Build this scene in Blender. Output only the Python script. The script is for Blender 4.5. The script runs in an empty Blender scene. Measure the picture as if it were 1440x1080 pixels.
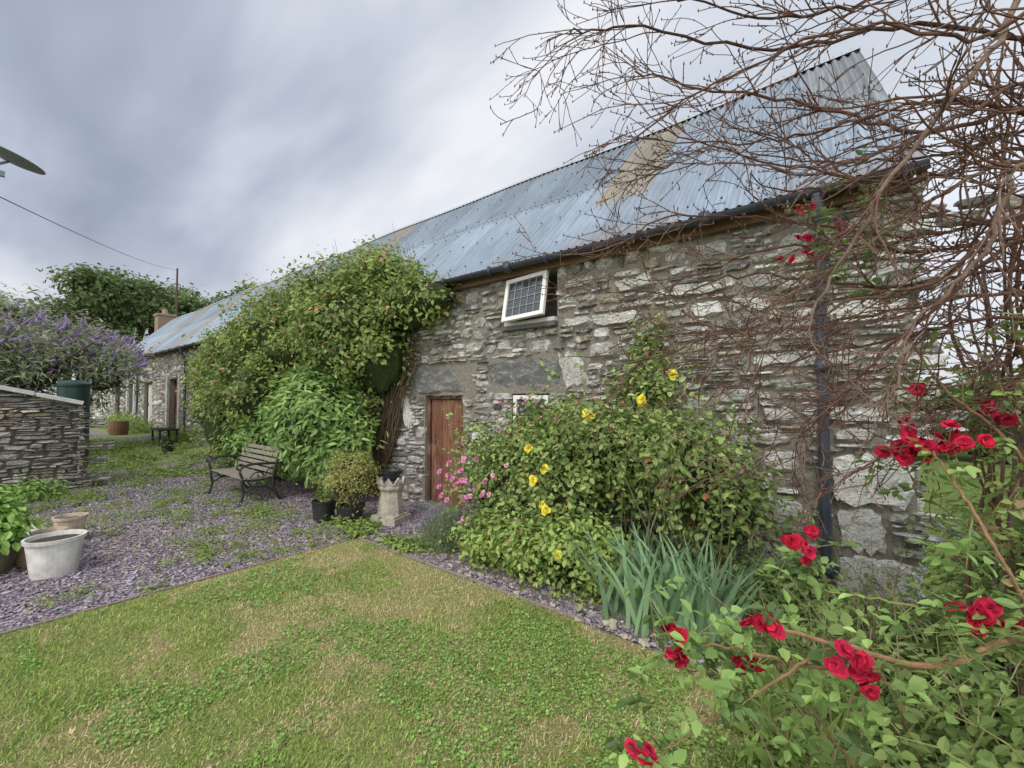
import bpy, math, random
import numpy as np
from mathutils import Vector
rng=np.random.default_rng(7); random.seed(7)
scene=bpy.context.scene
R=math.radians
D=4.5      # barn front wall plane (world y)
EYE=1.7
# ------------------------------------------------------------------ helpers
def mat(name,rough=.8,metal=0,spec=.3):
    m=bpy.data.materials.new(name); m.use_nodes=True
    nt=m.node_tree; b=nt.nodes['Principled BSDF']
    b.inputs['Roughness'].default_value=rough; b.inputs['Metallic'].default_value=metal
    b.inputs['Specular IOR Level'].default_value=spec
    return m,nt,b
def nd(nt,t,**k):
    n=nt.nodes.new(t)
    for a,v in k.items(): setattr(n,a,v)
    return n
def pos(nt,scale=(1,1,1)):
    g=nd(nt,'ShaderNodeNewGeometry'); m=nd(nt,'ShaderNodeMapping'); m.inputs['Scale'].default_value=scale
    nt.links.new(g.outputs['Position'],m.inputs['Vector']); return m.outputs[0]
def noise(nt,vec,scale,detail=4,rough=.55,dist=0):
    n=nd(nt,'ShaderNodeTexNoise'); n.inputs['Scale'].default_value=scale; n.inputs['Detail'].default_value=min(detail,5)
    n.inputs['Roughness'].default_value=rough; n.inputs['Distortion'].default_value=dist
    nt.links.new(vec,n.inputs['Vector']); return n.outputs['Fac']
def ramp(nt,fac,stops):
    r=nd(nt,'ShaderNodeValToRGB'); e=r.color_ramp.elements
    while len(e)<len(stops): e.new(.5)
    for i,(p,c) in enumerate(stops):
        e[i].position=p; e[i].color=(c[0],c[1],c[2],1) if hasattr(c,'__len__') else (c,c,c,1)
    nt.links.new(fac,r.inputs[0]); return r.outputs[0]
def mix(nt,fac,a,b,mode='MIX'):
    m=nd(nt,'ShaderNodeMix',data_type='RGBA',blend_type=mode)
    for s,v in ((m.inputs[0],fac),(m.inputs[6],a),(m.inputs[7],b)):
        if isinstance(v,bpy.types.NodeSocket): nt.links.new(v,s)
        else: s.default_value=v if not hasattr(v,'__len__') else (*v[:3],1)
    return m.outputs[2]
def bump(nt,b,h,strength=.5,dist=.02):
    n=nd(nt,'ShaderNodeBump'); n.inputs['Strength'].default_value=strength; n.inputs['Distance'].default_value=dist
    nt.links.new(h,n.inputs['Height']); nt.links.new(n.outputs[0],b.inputs['Normal'])
def attr(nt):
    a=nd(nt,'ShaderNodeAttribute'); a.attribute_name='Col'; return a.outputs['Color']
def simple(name,c,rough=.7,var=.25,scale=12,metal=0,spec=.3,bs=.15):
    m,nt,b=mat(name,rough,metal,spec); v=pos(nt)
    n=noise(nt,v,scale,6)
    lo=[x*(1-var) for x in c]; hi=[min(1,x*(1+var)) for x in c]
    nt.links.new(ramp(nt,n,[(.3,lo),(.7,hi)]),b.inputs['Base Color'])
    bump(nt,b,n,bs,.01); return m
class MB:
    def __init__(s): s.V=[];s.F=[];s.C=[];s.n=0
    def add(s,V,F,col=(.5,.5,.5)):
        V=np.asarray(V,float).reshape(-1,3); F=np.asarray(F,int)
        s.V.append(V); s.F.append(F+s.n)
        c=np.asarray(col,float)
        if c.ndim==1: c=np.tile(c[:3],(len(V),1))
        s.C.append(c); s.n+=len(V)
    def box(s,c,size,rz=0,col=(.5,.5,.5),rx=0,ry=0):
        x,y,z=[a/2 for a in size]
        V=np.array([[i*x,j*y,k*z] for i in(-1,1) for j in(-1,1) for k in(-1,1)])
        F=[[0,1,3,2],[4,6,7,5],[0,4,5,1],[2,3,7,6],[0,2,6,4],[1,5,7,3]]
        def rot(V,a,i,j):
            ca,sa=math.cos(a),math.sin(a); W=V.copy(); W[:,i]=V[:,i]*ca-V[:,j]*sa; W[:,j]=V[:,i]*sa+V[:,j]*ca; return W
        V=rot(V,rx,1,2);V=rot(V,ry,2,0);V=rot(V,rz,0,1)
        s.add(V+np.array(c),F,col)
    def lathe(s,prof,c,seg=24,col=(.5,.5,.5),sx=1,sy=1,zfun=None):
        n=len(prof);V=[]
        for i,(r,z) in enumerate(prof):
            for k in range(seg):
                a=2*math.pi*k/seg; zz=z+(zfun(i,k) if zfun else 0)
                V.append([c[0]+r*sx*math.cos(a),c[1]+r*sy*math.sin(a),c[2]+zz])
        F=[[i*seg+k,i*seg+(k+1)%seg,(i+1)*seg+(k+1)%seg,(i+1)*seg+k] for i in range(n-1) for k in range(seg)]
        s.add(V,F,col)
    def tube(s,P,rad,seg=6,col=(.5,.5,.5)):
        P=np.asarray(P,float); n=len(P); rad=np.broadcast_to(rad,(n,))
        T=np.gradient(P,axis=0); T/=np.linalg.norm(T,axis=1)[:,None]+1e-9
        ref=np.array([0,0,1.]) if abs(T[:,2]).mean()<.8 else np.array([1.,0,0])
        A=np.cross(T,ref); A/=np.linalg.norm(A,axis=1)[:,None]+1e-9; B=np.cross(T,A)
        a=np.arange(seg)*2*math.pi/seg
        V=P[:,None]+rad[:,None,None]*(A[:,None]*np.cos(a)[None,:,None]+B[:,None]*np.sin(a)[None,:,None])
        i=np.arange(n-1)[:,None]*seg;k=np.arange(seg)[None];k2=(k+1)%seg
        F=np.stack([i+k,i+k2,i+seg+k2,i+seg+k],-1).reshape(-1,4)
        s.add(V.reshape(-1,3),F,col)
    def obj(s,name,m,parent=None,smooth=False,bevel=0):
        me=bpy.data.meshes.new(name)
        V=np.concatenate(s.V); C=np.concatenate(s.C)
        tot=np.concatenate([np.full(len(f),f.shape[1]) for f in s.F]); loops=np.concatenate([f.ravel() for f in s.F])
        me.vertices.add(len(V)); me.vertices.foreach_set('co',V.ravel())
        me.loops.add(len(loops)); me.loops.foreach_set('vertex_index',loops.astype(np.int32))
        me.polygons.add(len(tot)); st=np.concatenate([[0],np.cumsum(tot)[:-1]])
        me.polygons.foreach_set('loop_start',st.astype(np.int32))
        me.polygons.foreach_set('loop_total',tot.astype(np.int32))
        me.update(calc_edges=True)
        me.polygons.foreach_set('use_smooth',np.full(len(tot),bool(smooth)))
        a=me.color_attributes.new('Col','FLOAT_COLOR','POINT')
        a.data.foreach_set('color',np.c_[C,np.ones(len(C))].ravel())
        me.validate(); me.materials.append(m)
        o=bpy.data.objects.new(name,me); scene.collection.objects.link(o)
        if parent: o.parent=parent
        if bevel:
            b=o.modifiers.new('b','BEVEL'); b.width=bevel; b.segments=2
        return o
def empty(name):
    e=bpy.data.objects.new(name,None); scene.collection.objects.link(e); return e
_tab=rng.random((256,256))
def vn(x,y):
    x=np.asarray(x,float);y=np.asarray(y,float)
    xi=np.floor(x).astype(int);yi=np.floor(y).astype(int);fx=x-xi;fy=y-yi
    fx=fx*fx*(3-2*fx);fy=fy*fy*(3-2*fy);g=lambda a,b:_tab[a%256,b%256]
    return (g(xi,yi)*(1-fx)+g(xi+1,yi)*fx)*(1-fy)+(g(xi,yi+1)*(1-fx)+g(xi+1,yi+1)*fx)*fy
def fbm(x,y): return .55*vn(x,y)+.3*vn(x*2.1+7,y*2.1+3)+.15*vn(x*4.3+1,y*4.3+9)
def gz(x): return np.clip((-9-np.asarray(x,float))/8,0,1)*.3
def norm(a): return a/(np.linalg.norm(a,axis=-1,keepdims=True)+1e-9)
# leaves -----------------------------------------------------------
LT=np.array([[0,0,0],[.5,.33,.14],[.36,.72,.06],[0,1,-.12],[-.36,.72,.06],[-.5,.33,.14]])
def add_leaves(mb,P,N,T,L,asp,col):
    n=len(P);N=norm(N);T=norm(T-N*(T*N).sum(1,keepdims=True));B=np.cross(N,T)
    L=np.broadcast_to(L,(n,))[:,None,None]
    V=P[:,None]+L*(B[:,None]*LT[None,:,0,None]*asp+T[:,None]*LT[None,:,1,None]+N[:,None]*LT[None,:,2,None]*asp)
    i=np.arange(n)[:,None]*6
    F=np.concatenate([i+np.array([0,1,2,3]),i+np.array([0,3,4,5])])
    mb.add(V.reshape(-1,3),F,np.repeat(col,6,axis=0))
def foliage(mb,blobs,n,size,cdark,clight,asp=.55,per=50,sigma=.12,fill=.25,up=.5,dry=0,drycol=(.3,.12,.06),wob=.18):
    bl=np.array(blobs,float);w=(bl[:,3]*bl[:,4]+bl[:,3]*bl[:,5]+bl[:,4]*bl[:,5]);w/=w.sum()
    K=max(6,int(n/per));bi=rng.choice(len(bl),K,p=w)
    d=norm(rng.normal(size=(K,3)));d[:,2]=np.abs(d[:,2])*np.where(rng.random(K)<.75,1,-1)
    rr=1-fill*rng.random(K)+wob*rng.normal(size=K)
    cc=bl[bi,:3]+d*bl[bi,3:]*rr[:,None]
    cb=rng.random(K)
    ci=rng.integers(0,K,n)
    P=cc[ci]+rng.normal(size=(n,3))*sigma*np.array([1,1,.8])
    P[:,2]=np.maximum(P[:,2],gz(P[:,0])+.02+.05*rng.random(n))
    out=norm((P-bl[bi[ci],:3])/bl[bi[ci],3:])
    N=out+np.array([0,0,up])+rng.normal(size=(n,3))*.6
    T=rng.normal(size=(n,3))+out*.6-np.array([0,0,.5])
    f=np.clip(.55*cb[ci]+.45*rng.random(n),0,1)[:,None]
    c=np.array(cdark)*(1-f)+np.array(clight)*f
    if dry>0:
        k=rng.random(n)<dry; c[k]=np.array(drycol)*(.6+.8*rng.random((k.sum(),1)))
    add_leaves(mb,P,N,T,size*(.6+.8*rng.random(n)),asp,c)
def core(mb,blobs,s=.72,col=(.02,.03,.01)):  # solid filler blobs inside the foliage; inner shade put into their dark colour
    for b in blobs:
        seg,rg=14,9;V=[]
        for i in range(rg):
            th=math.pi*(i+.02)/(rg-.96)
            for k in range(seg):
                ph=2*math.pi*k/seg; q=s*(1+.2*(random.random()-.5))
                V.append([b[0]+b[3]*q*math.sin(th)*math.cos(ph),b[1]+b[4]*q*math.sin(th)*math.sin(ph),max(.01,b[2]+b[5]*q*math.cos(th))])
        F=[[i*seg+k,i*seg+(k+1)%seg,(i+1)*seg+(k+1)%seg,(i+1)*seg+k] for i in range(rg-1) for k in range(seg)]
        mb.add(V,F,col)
def leafmat(name,tr=.28,rough=.5,spec=.35):
    m,nt,b=mat(name,rough,0,spec); c=attr(nt); nt.links.new(c,b.inputs['Base Color'])
    t=nd(nt,'ShaderNodeBsdfTranslucent'); nt.links.new(c,t.inputs[0])
    x=nd(nt,'ShaderNodeMixShader'); x.inputs[0].default_value=tr
    nt.links.new(b.outputs[0],x.inputs[1]);nt.links.new(t.outputs[0],x.inputs[2])
    nt.links.new(x.outputs[0],nt.nodes['Material Output'].inputs[0]); return m
M_leaf=leafmat('leaf'); M_petal=leafmat('petal',.2,.85,.1)
def attrmat(name,rough=.8,nscale=40,amt=.35,bs=.4,metal=0,spec=.25,bd=.01):
    m,nt,b=mat(name,rough,metal,spec);v=pos(nt);n=noise(nt,v,nscale,6,.65)
    f=ramp(nt,n,[(.25,1-amt),(.75,1+amt*.6)])
    nt.links.new(mix(nt,1.0,attr(nt),f,'MULTIPLY'),b.inputs['Base Color']);bump(nt,b,n,bs,bd);return m
M_bark=attrmat('bark',.8,60,.4,.5)
M_attr=attrmat('painted',.6,30,.2,.15)
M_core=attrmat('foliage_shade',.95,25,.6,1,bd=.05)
def rose(mb,c,axis,r,col,np_=16):
    axis=norm(np.array(axis,float)); ref=np.array([0,0,1.]) if abs(axis[2])<.9 else np.array([1.,0,0])
    A=norm(np.cross(axis,ref));B=np.cross(axis,A)
    for i in range(np_):
        f=i/(np_-1); a=i*2.4+rng.random()*.4; open_=.15+1.15*f+.15*rng.normal()
        rad=A*math.cos(a)+B*math.sin(a); tan=-A*math.sin(a)+B*math.cos(a)
        L=r*(.55+.5*f)*(.85+.3*rng.random()); W=r*(.45+.3*f)
        V=[]
        for jv in range(4):
            t=jv/3; ang=open_*(.35+.75*t)
            base=axis*L*t*math.cos(ang)+rad*(L*t*math.sin(ang)+r*.08)
            ww=W*[.35,.9,1.0,.55][jv]
            for ku in (-1,-.35,.35,1):
                curl=(-.22*W*ku*ku)
                V.append(np.array(c)+base+tan*ww*ku+rad*curl*(1-.6*f)+axis*(rng.normal()*.05*r)+ (rad*.1*r*(t**4)*1.5))
        F=[[j*4+k,j*4+k+1,(j+1)*4+k+1,(j+1)*4+k] for j in range(3) for k in range(3)]
        mb.add(V,F,np.array(col)*(.55+.6*rng.random()))
# ------------------------------------------------------------------ masonry
PAL=np.array([[.72,.71,.68],[.57,.56,.53],[.43,.42,.39],[.31,.295,.27],[.42,.36,.28],[.19,.185,.18]])
def layout(u0,u1,z0,z1,ch=(.14,.28),wd=(.14,.5),seed=1,thin=.55):
    r=random.Random(seed);S=[];z=z0
    while z<z1:
        h=r.uniform(*ch);u=u0
        while u<u1:
            q=r.random();w=r.uniform(*wd)
            if q<thin:
                k=2 if r.random()<.55 else (3 if r.random()<.7 else 4); w*=r.uniform(1,1.9)
                cuts=[0]+sorted(r.uniform(.25,.75) if k==2 else (i+1)/k+r.uniform(-.08,.08) for i in range(k-1))+[1]
                for a,b in zip(cuts[:-1],cuts[1:]):
                    uu=u
                    while uu<u+w-.01:
                        ww=min(r.uniform(.1,.5),u+w-uu)
                        if u+w-uu-ww<.07: ww=u+w-uu
                        S.append([uu,uu+ww,z+a*h,z+b*h]);uu+=ww
            else: S.append([u,u+w,z,z+h])
            u+=w
        z+=h
    return np.array(S)
def masonry(mb,S,O,ud,nd_,openings=(),ztop=None,depth=.035,gap=.009,seed=1,pal=PAL,pw=None,warp=.06,g=(6,5),post=None,rotj=.05):
    r=np.random.default_rng(seed)
    out=[]
    w=lambda u,z: warp*(np.sin(u*1.7+z*1.1)+.6*np.sin(u*3.9-z*2.3+1)+.35*np.sin(u*8.3+z*3.1))
    for a,b,c,d in S:
        dz=w((a+b)/2,(c+d)/2) if c>.15 else 0
        c+=dz;d+=dz
        ok=True
        for (oa,ob,oc,od) in openings:
            if a<ob and b>oa and c<od and d>oc:
                ov=[ob-a,b-oa,od-c,d-oc];k=int(np.argmin(ov))
                if k==0:a=ob
                elif k==1:b=oa
                elif k==2:c=od
                else:d=oc
                if b-a<.04 or d-c<.025: ok=False;break
        if ok and ztop is not None:
            t=ztop((a+b)/2)
            if c>t-.02: ok=False
            d=min(d,t)
        if ok: out.append([a,b,c,d])
    S=np.array(out);n=len(S)
    cu=(S[:,0]+S[:,1])/2;cz=(S[:,2]+S[:,3])/2;hw=(S[:,1]-S[:,0])/2-gap*(.2+1.2*r.random(n));hh=(S[:,3]-S[:,2])/2-gap*(.1+.9*r.random(n))
    hw=np.maximum(hw,.015);hh=np.maximum(hh,.01)
    gu,gv=g;U,W=np.meshgrid(np.linspace(-1,1,gu),np.linspace(-1,1,gv));U=U.ravel();W=W.ravel()
    k=.3; X=U*np.sqrt(1-k*W*W);Z=W*np.sqrt(1-k*U*U)
    e=np.maximum(np.abs(U),np.abs(W));edge=(e>.99)
    dep=depth*(.3+1.1*r.random(n))[:,None]*np.where(edge,0,1)[None]+np.where(edge,-.02,0)[None]
    mid=(~edge)
    dep=dep+mid[None]*(r.normal(size=(n,1))*.014*U[None]+r.normal(size=(n,1))*.012*W[None]+r.normal(size=(n,len(U)))*.006)
    push=np.where(edge,1.0,1.22)
    jx=r.normal(size=(n,len(U)))*.07;jz=r.normal(size=(n,len(U)))*.12
    sk=r.normal(size=(n,1))*.3
    uu=cu[:,None]+hw[:,None]*(X[None]*push+jx)+sk*hh[:,None]*W[None]
    zz=cz[:,None]+hh[:,None]*(Z[None]*push+jz)+np.minimum(hw,.2)[:,None]*r.normal(size=(n,1))*rotj*U[None]
    V=np.array(O)[None,None]+uu[...,None]*np.array(ud)+zz[...,None]*np.array([0,0,1.])+dep[...,None]*np.array(nd_)
    V=V.reshape(-1,3)
    if post: V=post(V)
    ii=np.arange(gv-1)[:,None]*gu+np.arange(gu-1)[None];q=np.stack([ii,ii+1,ii+gu+1,ii+gu],-1).reshape(-1,4)
    F=(np.arange(n)[:,None,None]*(gu*gv)+q[None]).reshape(-1,4)
    p=np.array(pw) if pw is not None else np.array([.2,.22,.22,.16,.11,.09]);
    wn=fbm(cu*.9,cz*1.3+5)
    idx=r.choice(len(pal),n,p=p/p.sum()); c=pal[idx]*(.8+.4*r.random((n,1)))
    c=c*(.75+.5*wn[:,None])
    mb.add(V,F,np.repeat(np.minimum(c,.85),gu*gv,axis=0))
def stone_material(name,lichen=1.0,dark=.55):
    m,nt,b=mat(name,.92,0,.15);v=pos(nt,(1,1,2.2))
    c=attr(nt)
    n1=noise(nt,v,5.5,5,.7,.5);n2=noise(nt,v,34,5,.75);n3=noise(nt,pos(nt,(1,1,1.6)),2.6,5,.7,.8)
    c=mix(nt,1.0,c,ramp(nt,n2,[(.32,.5),(.6,1.15)]),'MULTIPLY')
    c=mix(nt,ramp(nt,n1,[(.52,0),(.59,.8*lichen)]),c,(.80,.795,.77))
    c=mix(nt,ramp(nt,n3,[(.53,0),(.63,dark)]),c,(.17,.16,.14))
    c=mix(nt,ramp(nt,n2,[(.36,.85),(.45,0)]),c,(.08,.075,.065))
    nt.links.new(c,b.inputs['Base Color'])
    bump(nt,b,n2,.9,.025);return m
M_stone=stone_material('rubble_stone',1.0);M_slate=stone_material('slate_stone',.3,.4)
def mortar(name,c1,c2):
    m,nt,b=mat(name,.95,0,.1);v=pos(nt);n=noise(nt,v,22,5,.7);n2=noise(nt,v,4,4)
    c=mix(nt,n2,ramp(nt,n,[(.3,c1),(.7,c2)]),(.26,.235,.195));nt.links.new(c,b.inputs['Base Color']);bump(nt,b,n,1,.03);return m
M_mortar=mortar('mortar',(.11,.1,.085),(.42,.385,.33))
# ------------------------------------------------------------------ BARN
barn=empty('stone_barn')
X0,X1=-31.0,.22; EZ=3.42
ops=[(-5.5,-4.64,0,1.72),(-3.78,-3.0,2.62,3.25),(-3.72,-3.12,.9,1.74),(-20.2,-18.9,0,2.35),(-27.1,-25.9,.95,2.3),(-14.3,-13.5,1.1,2.1),(-24.1,-22.7,.2,2.3),(-30.3,-29.0,.2,2.25)]
wall=MB()
us=sorted({X0,X1,*[o[0] for o in ops],*[o[1] for o in ops]});zs=sorted({-.3,EZ,*[o[2] for o in ops],*[o[3] for o in ops]})
for a,b in zip(us[:-1],us[1:]):
    for c,d in zip(zs[:-1],zs[1:]):
        if any(a<o[1]-1e-6 and b>o[0]+1e-6 and c<o[3]-1e-6 and d>o[2]+1e-6 for o in ops): continue
        wall.add([[a,D,c],[b,D,c],[b,D,d],[a,D,d]],[[0,1,2,3]])
for a,b,c,d in ops:
    y1=D+.4
    wall.add([[a,D,c],[a,y1,c],[a,y1,d],[a,D,d]],[[0,1,2,3]]);wall.add([[b,D,c],[b,D,d],[b,y1,d],[b,y1,c]],[[0,1,2,3]])
    wall.add([[a,D,d],[a,y1,d],[b,y1,d],[b,D,d]],[[0,1,2,3]]);wall.add([[a,D,c],[b,D,c],[b,y1,c],[a,y1,c]],[[0,1,2,3]])
    wall.add([[a,y1,c],[b,y1,c],[b,y1,d],[a,y1,d]],[[0,1,2,3]])
RY=7.0;RZ=6.1;BY=9.5
LEAN=.4   # the old gable leans in towards its top
for x in (X0,X1):
    wall.add([[x,D,-.3],[x,BY,-.3],[x,BY,EZ],[x-(LEAN if x==X1 else 0),RY,RZ-.12],[x,D,EZ]],[[0,1,2,3,4]])
wall.add([[X0,BY,-.3],[X1,BY,-.3],[X1,BY,EZ],[X0,BY,EZ]],[[0,1,2,3]])
wall.obj('wall_core',M_mortar,barn)
st=MB()
big=[(-5.82,-4.42,1.72,2.2),(-4.12,-2.97,1.76,2.22),(-.32,.2,.84,1.24),(-1.0,-.45,.15,.42),(-.3,.22,.05,.45),(-.28,.05,.47,.82),(-.9,-.1,1.95,2.1),(-.35,.2,2.3,2.48),(-2.95,-2.6,1.8,2.25),(-.5,.1,1.5,1.62),(-1.3,-.6,1.25,1.42),(-2.5,-1.9,2.5,2.64),(-6.0,-5.82,1.2,1.75),(-.95,-.45,.6,.85),(-2.2,-1.75,2.85,3.0),(-1.6,-1.1,2.7,2.82)]
S=layout(-13,X1-.02,0,EZ-.02,(.1,.24),(.12,.42),3,.62)
masonry(st,S,(0,D,0),(1,0,0),(0,-1,0),ops+big,lambda u:EZ-.03,seed=4,gap=.009,depth=.04)
S=layout(X0,-13,.1,EZ,(.16,.3),(.2,.6),9,.4)
masonry(st,S,(0,D,0),(1,0,0),(0,-1,0),ops,lambda u:EZ-.03,seed=5,g=(5,4),pw=[.12,.2,.25,.2,.15,.1])
bp=np.array([[.74,.73,.69],[.6,.585,.545]])
masonry(st,np.array(big[2:]),(0,D,0),(1,0,0),(0,-1,0),seed=8,pal=bp,pw=[.5,.5],warp=0,depth=.06,g=(9,8),gap=.012)
S=layout(D,BY,0,RZ-.1,(.14,.28),(.15,.5),11)
def lean(V):
    V[:,0]-=LEAN*np.clip((V[:,2]-EZ)/(RZ-EZ),0,1);return V
masonry(st,S,(X1,0,0),(0,1,0),(1,0,0),(),lambda u:min(EZ+(u-D)*1.06,EZ+(BY-u)*1.06)-.06,seed=6,g=(5,4),post=lean)
st.obj('rubble_stones',M_stone,barn)
ln=MB()
masonry(ln,np.array(big[:2]),(0,D,0),(1,0,0),(0,-1,0),seed=3,pal=np.array([[.27,.265,.26],[.23,.23,.23]]),pw=[.5,.5],warp=0,depth=.03,g=(12,6),gap=.01,rotj=0)
ln.obj('lintels',M_slate,barn)
# roof
def roofcol(x,s,seed=0):
    sh=np.floor(x/.82).astype(int); row=(s>.5).astype(int)
    return .84+.32*_tab[(sh*7+row*31+seed)%256,(sh*3+row*11)%256]
browns=[(-2.85,-2.05,.28,1.0,.9),(-9.5,-8.6,.35,1.0,.75),(-15.6,-14.6,.1,1,.65),(-19.6,-18.4,.0,1,.7),(-24.5,-23.2,0,1,.7),(-.35,.35,.45,.97,.3)]
rf=MB()
ex0,ex1=X0-.1,X1+.1
EY=4.3;EZr=3.4
def skew(XX,SS): return XX-(LEAN+.02)*SS*np.clip((XX+3)/3.3,0,1)
def roofsheet(s0,s1,lift,side=1,xs=None):
    ss=np.linspace(s0,s1,9)
    XX,SS=np.meshgrid(xs,ss)
    sag=.02*np.sin(XX*.55)+.015*np.sin(XX*1.31+2)
    wv=.02*np.sin(2*np.pi*XX/.105)
    yy=(EY+SS*(RY-EY)); 
    zz=EZr+SS*(RZ-EZr)+sag*SS+(wv+lift)*.7; yy=yy-(wv+lift)*.7
    if side<0: yy=2*RY-yy
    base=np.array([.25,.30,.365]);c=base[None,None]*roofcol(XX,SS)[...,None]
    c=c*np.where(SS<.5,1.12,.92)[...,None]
    j=fbm(XX*1.1,SS*5);c=c*(.8+.4*j[...,None])
    # run-off rust near the eave and ridge laps
    rr=(np.clip(1-SS/.1,0,1)*.45+np.clip((SS-.9)/.1,0,1)*.35)*(fbm(XX*2.3+4,SS*3)>.45)
    c=c*(1-rr[...,None])+np.array([.27,.20,.15])*rr[...,None]
    if side>0:
        for (a,b,p,q,amt) in browns:
            msk=((XX>a)&(XX<b)&(SS>=p)&(SS<=q))[...,None]*amt
            br=np.array([.30,.26,.205])*(.6+.8*fbm(XX*5,SS*4)[...,None])
            c=c*(1-msk)+br*msk
    n=len(xs);i=(np.arange(len(ss)-1)[:,None]*n+np.arange(n-1)[None]);F=np.stack([i,i+1,i+n+1,i+n],-1).reshape(-1,4)
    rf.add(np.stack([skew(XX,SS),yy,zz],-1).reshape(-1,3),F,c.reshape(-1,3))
xs=np.arange(ex0,ex1,.0105)
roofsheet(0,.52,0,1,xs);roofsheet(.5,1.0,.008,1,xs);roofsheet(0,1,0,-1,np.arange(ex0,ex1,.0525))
m,nt,b=mat('corrugated_metal',.6,.05,.3);v=pos(nt,(1,1,1));n=noise(nt,pos(nt,(5,.7,.7)),3,5,.6);n2=noise(nt,v,45,3)
c=mix(nt,1.0,attr(nt),ramp(nt,n,[(.3,.8),(.7,1.12)]),'MULTIPLY')
c=mix(nt,ramp(nt,noise(nt,pos(nt,(2,.5,.5)),2.2,5,.7),[(.58,0),(.7,.4)]),c,(.27,.225,.19))
c=mix(nt,ramp(nt,n2,[(.70,0),(.76,.5)]),c,(.14,.10,.08))
nt.links.new(c,b.inputs['Base Color'])
rf.obj('corrugated_roof',m,barn,smooth=True)
bolts=MB()
for s in (.06,.27,.44,.53,.76,.95):
    x=-14.0
    while x<ex1-.1:
        bolts.lathe([(.009,-.01),(.012,.0),(.006,.012),(.0005,.014)],(float(skew(x,s)),EY+s*(RY-EY)-.02-(.008 if s>.47 else 0),EZr+s*(RZ-EZr)+.022+(.008 if s>.47 else 0)),6,(.1,.1,.11)); x+=.315
bolts.obj('roof_bolts',M_attr,barn)
rc=MB()
a=np.linspace(-.17,.17,9)
x=np.linspace(ex0,ex1-LEAN,60);XX,AA=np.meshgrid(x,a)
V=np.stack([XX,RY+AA,RZ+.065-np.sqrt(AA**2+.003)+.02*np.sin(XX*.55)+.015*np.sin(XX*1.31+2)],-1).reshape(-1,3)
i=(np.arange(8)[:,None]*60+np.arange(59)[None]);rc.add(V,np.stack([i,i+1,i+61,i+60],-1).reshape(-1,4),(.42,.45,.48))
rc.obj('ridge_cap',M_attr,barn,smooth=True)
gt=MB();L=np.linspace(X0,X1+.1,80)
aa=np.linspace(math.pi,2*math.pi,8);
V=[];
for xx in L:
    for q in aa: V.append([xx,4.27+.05*math.cos(q),3.375+.055*math.sin(q)+.006*math.sin(xx)])
    for q in aa[::-1]: V.append([xx,4.27+.044*math.cos(q),3.375+.048*math.sin(q)+.006*math.sin(xx)])
i=np.arange(79)[:,None]*16+np.arange(15)[None];gt.add(V,np.stack([i,i+1,i+17,i+16],-1).reshape(-1,4),(.022,.024,.03))
for xx in np.arange(-30,.3,.9): gt.box((xx,4.27,3.355),(.025,.108,.11),0,(.02,.02,.024))
for xx in np.arange(-30,.3,2.4): gt.box((xx,4.27,3.35),(.09,.115,.11),0,(.018,.018,.02))
def pipe(xx,yb=D-.1,r=.042):
    gt.tube([[xx,4.27,3.33],[xx,4.27,3.2],[xx,4.32,3.1],[xx,yb-.02,3.02],[xx,yb,2.93],[xx,yb,1.5],[xx,yb,.25],[xx,yb,.1],[xx,yb-.06,.02]],r,14,(.035,.042,.06))
    for z in (2.9,1.95,.3):
        gt.lathe([(r,-.05),(r+.008,-.05),(r+.008,.05),(r,.05)],(xx,yb,z),14,(.03,.036,.05)); gt.box((xx,yb+.05,z),(.13,.03,.05),0,(.03,.03,.04))
pipe(-.34);pipe(-17.9);pipe(-24.9)
gt.obj('gutter_and_downpipes',simple('black_plastic',(.045,.053,.075),.4,.3,6,spec=.5),barn,smooth=True)
fs=MB();fs.box(((X0+X1)/2,4.43,3.33),(X1-X0,.05,.13),0,(.2,.12,.075));fs.box(((X0+X1)/2,4.37,3.37),(X1-X0,.16,.02),0,(.12,.08,.05));fs.obj('fascia_board',M_bark,barn)
vb=MB()
for yy0,yy1,z0,z1 in ((4.3,7.0,3.33,6.0),(9.7,7.0,3.33,6.0)):
    xa=X1+.09;xb=xa-LEAN-.02
    vb.add([[xa,yy0,z0-.12],[xb,yy1,z1-.12],[xb,yy1,z1+.03],[xa,yy0,z0+.03],[xa-.03,yy0,z0-.12],[xb-.03,yy1,z1-.12],[xb-.03,yy1,z1+.03],[xa-.03,yy0,z0+.03]],[[0,1,2,3],[4,7,6,5],[0,4,5,1],[3,2,6,7],[0,3,7,4]],(.25,.2,.15))
vb.obj('verge_board',M_bark,barn)
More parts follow.
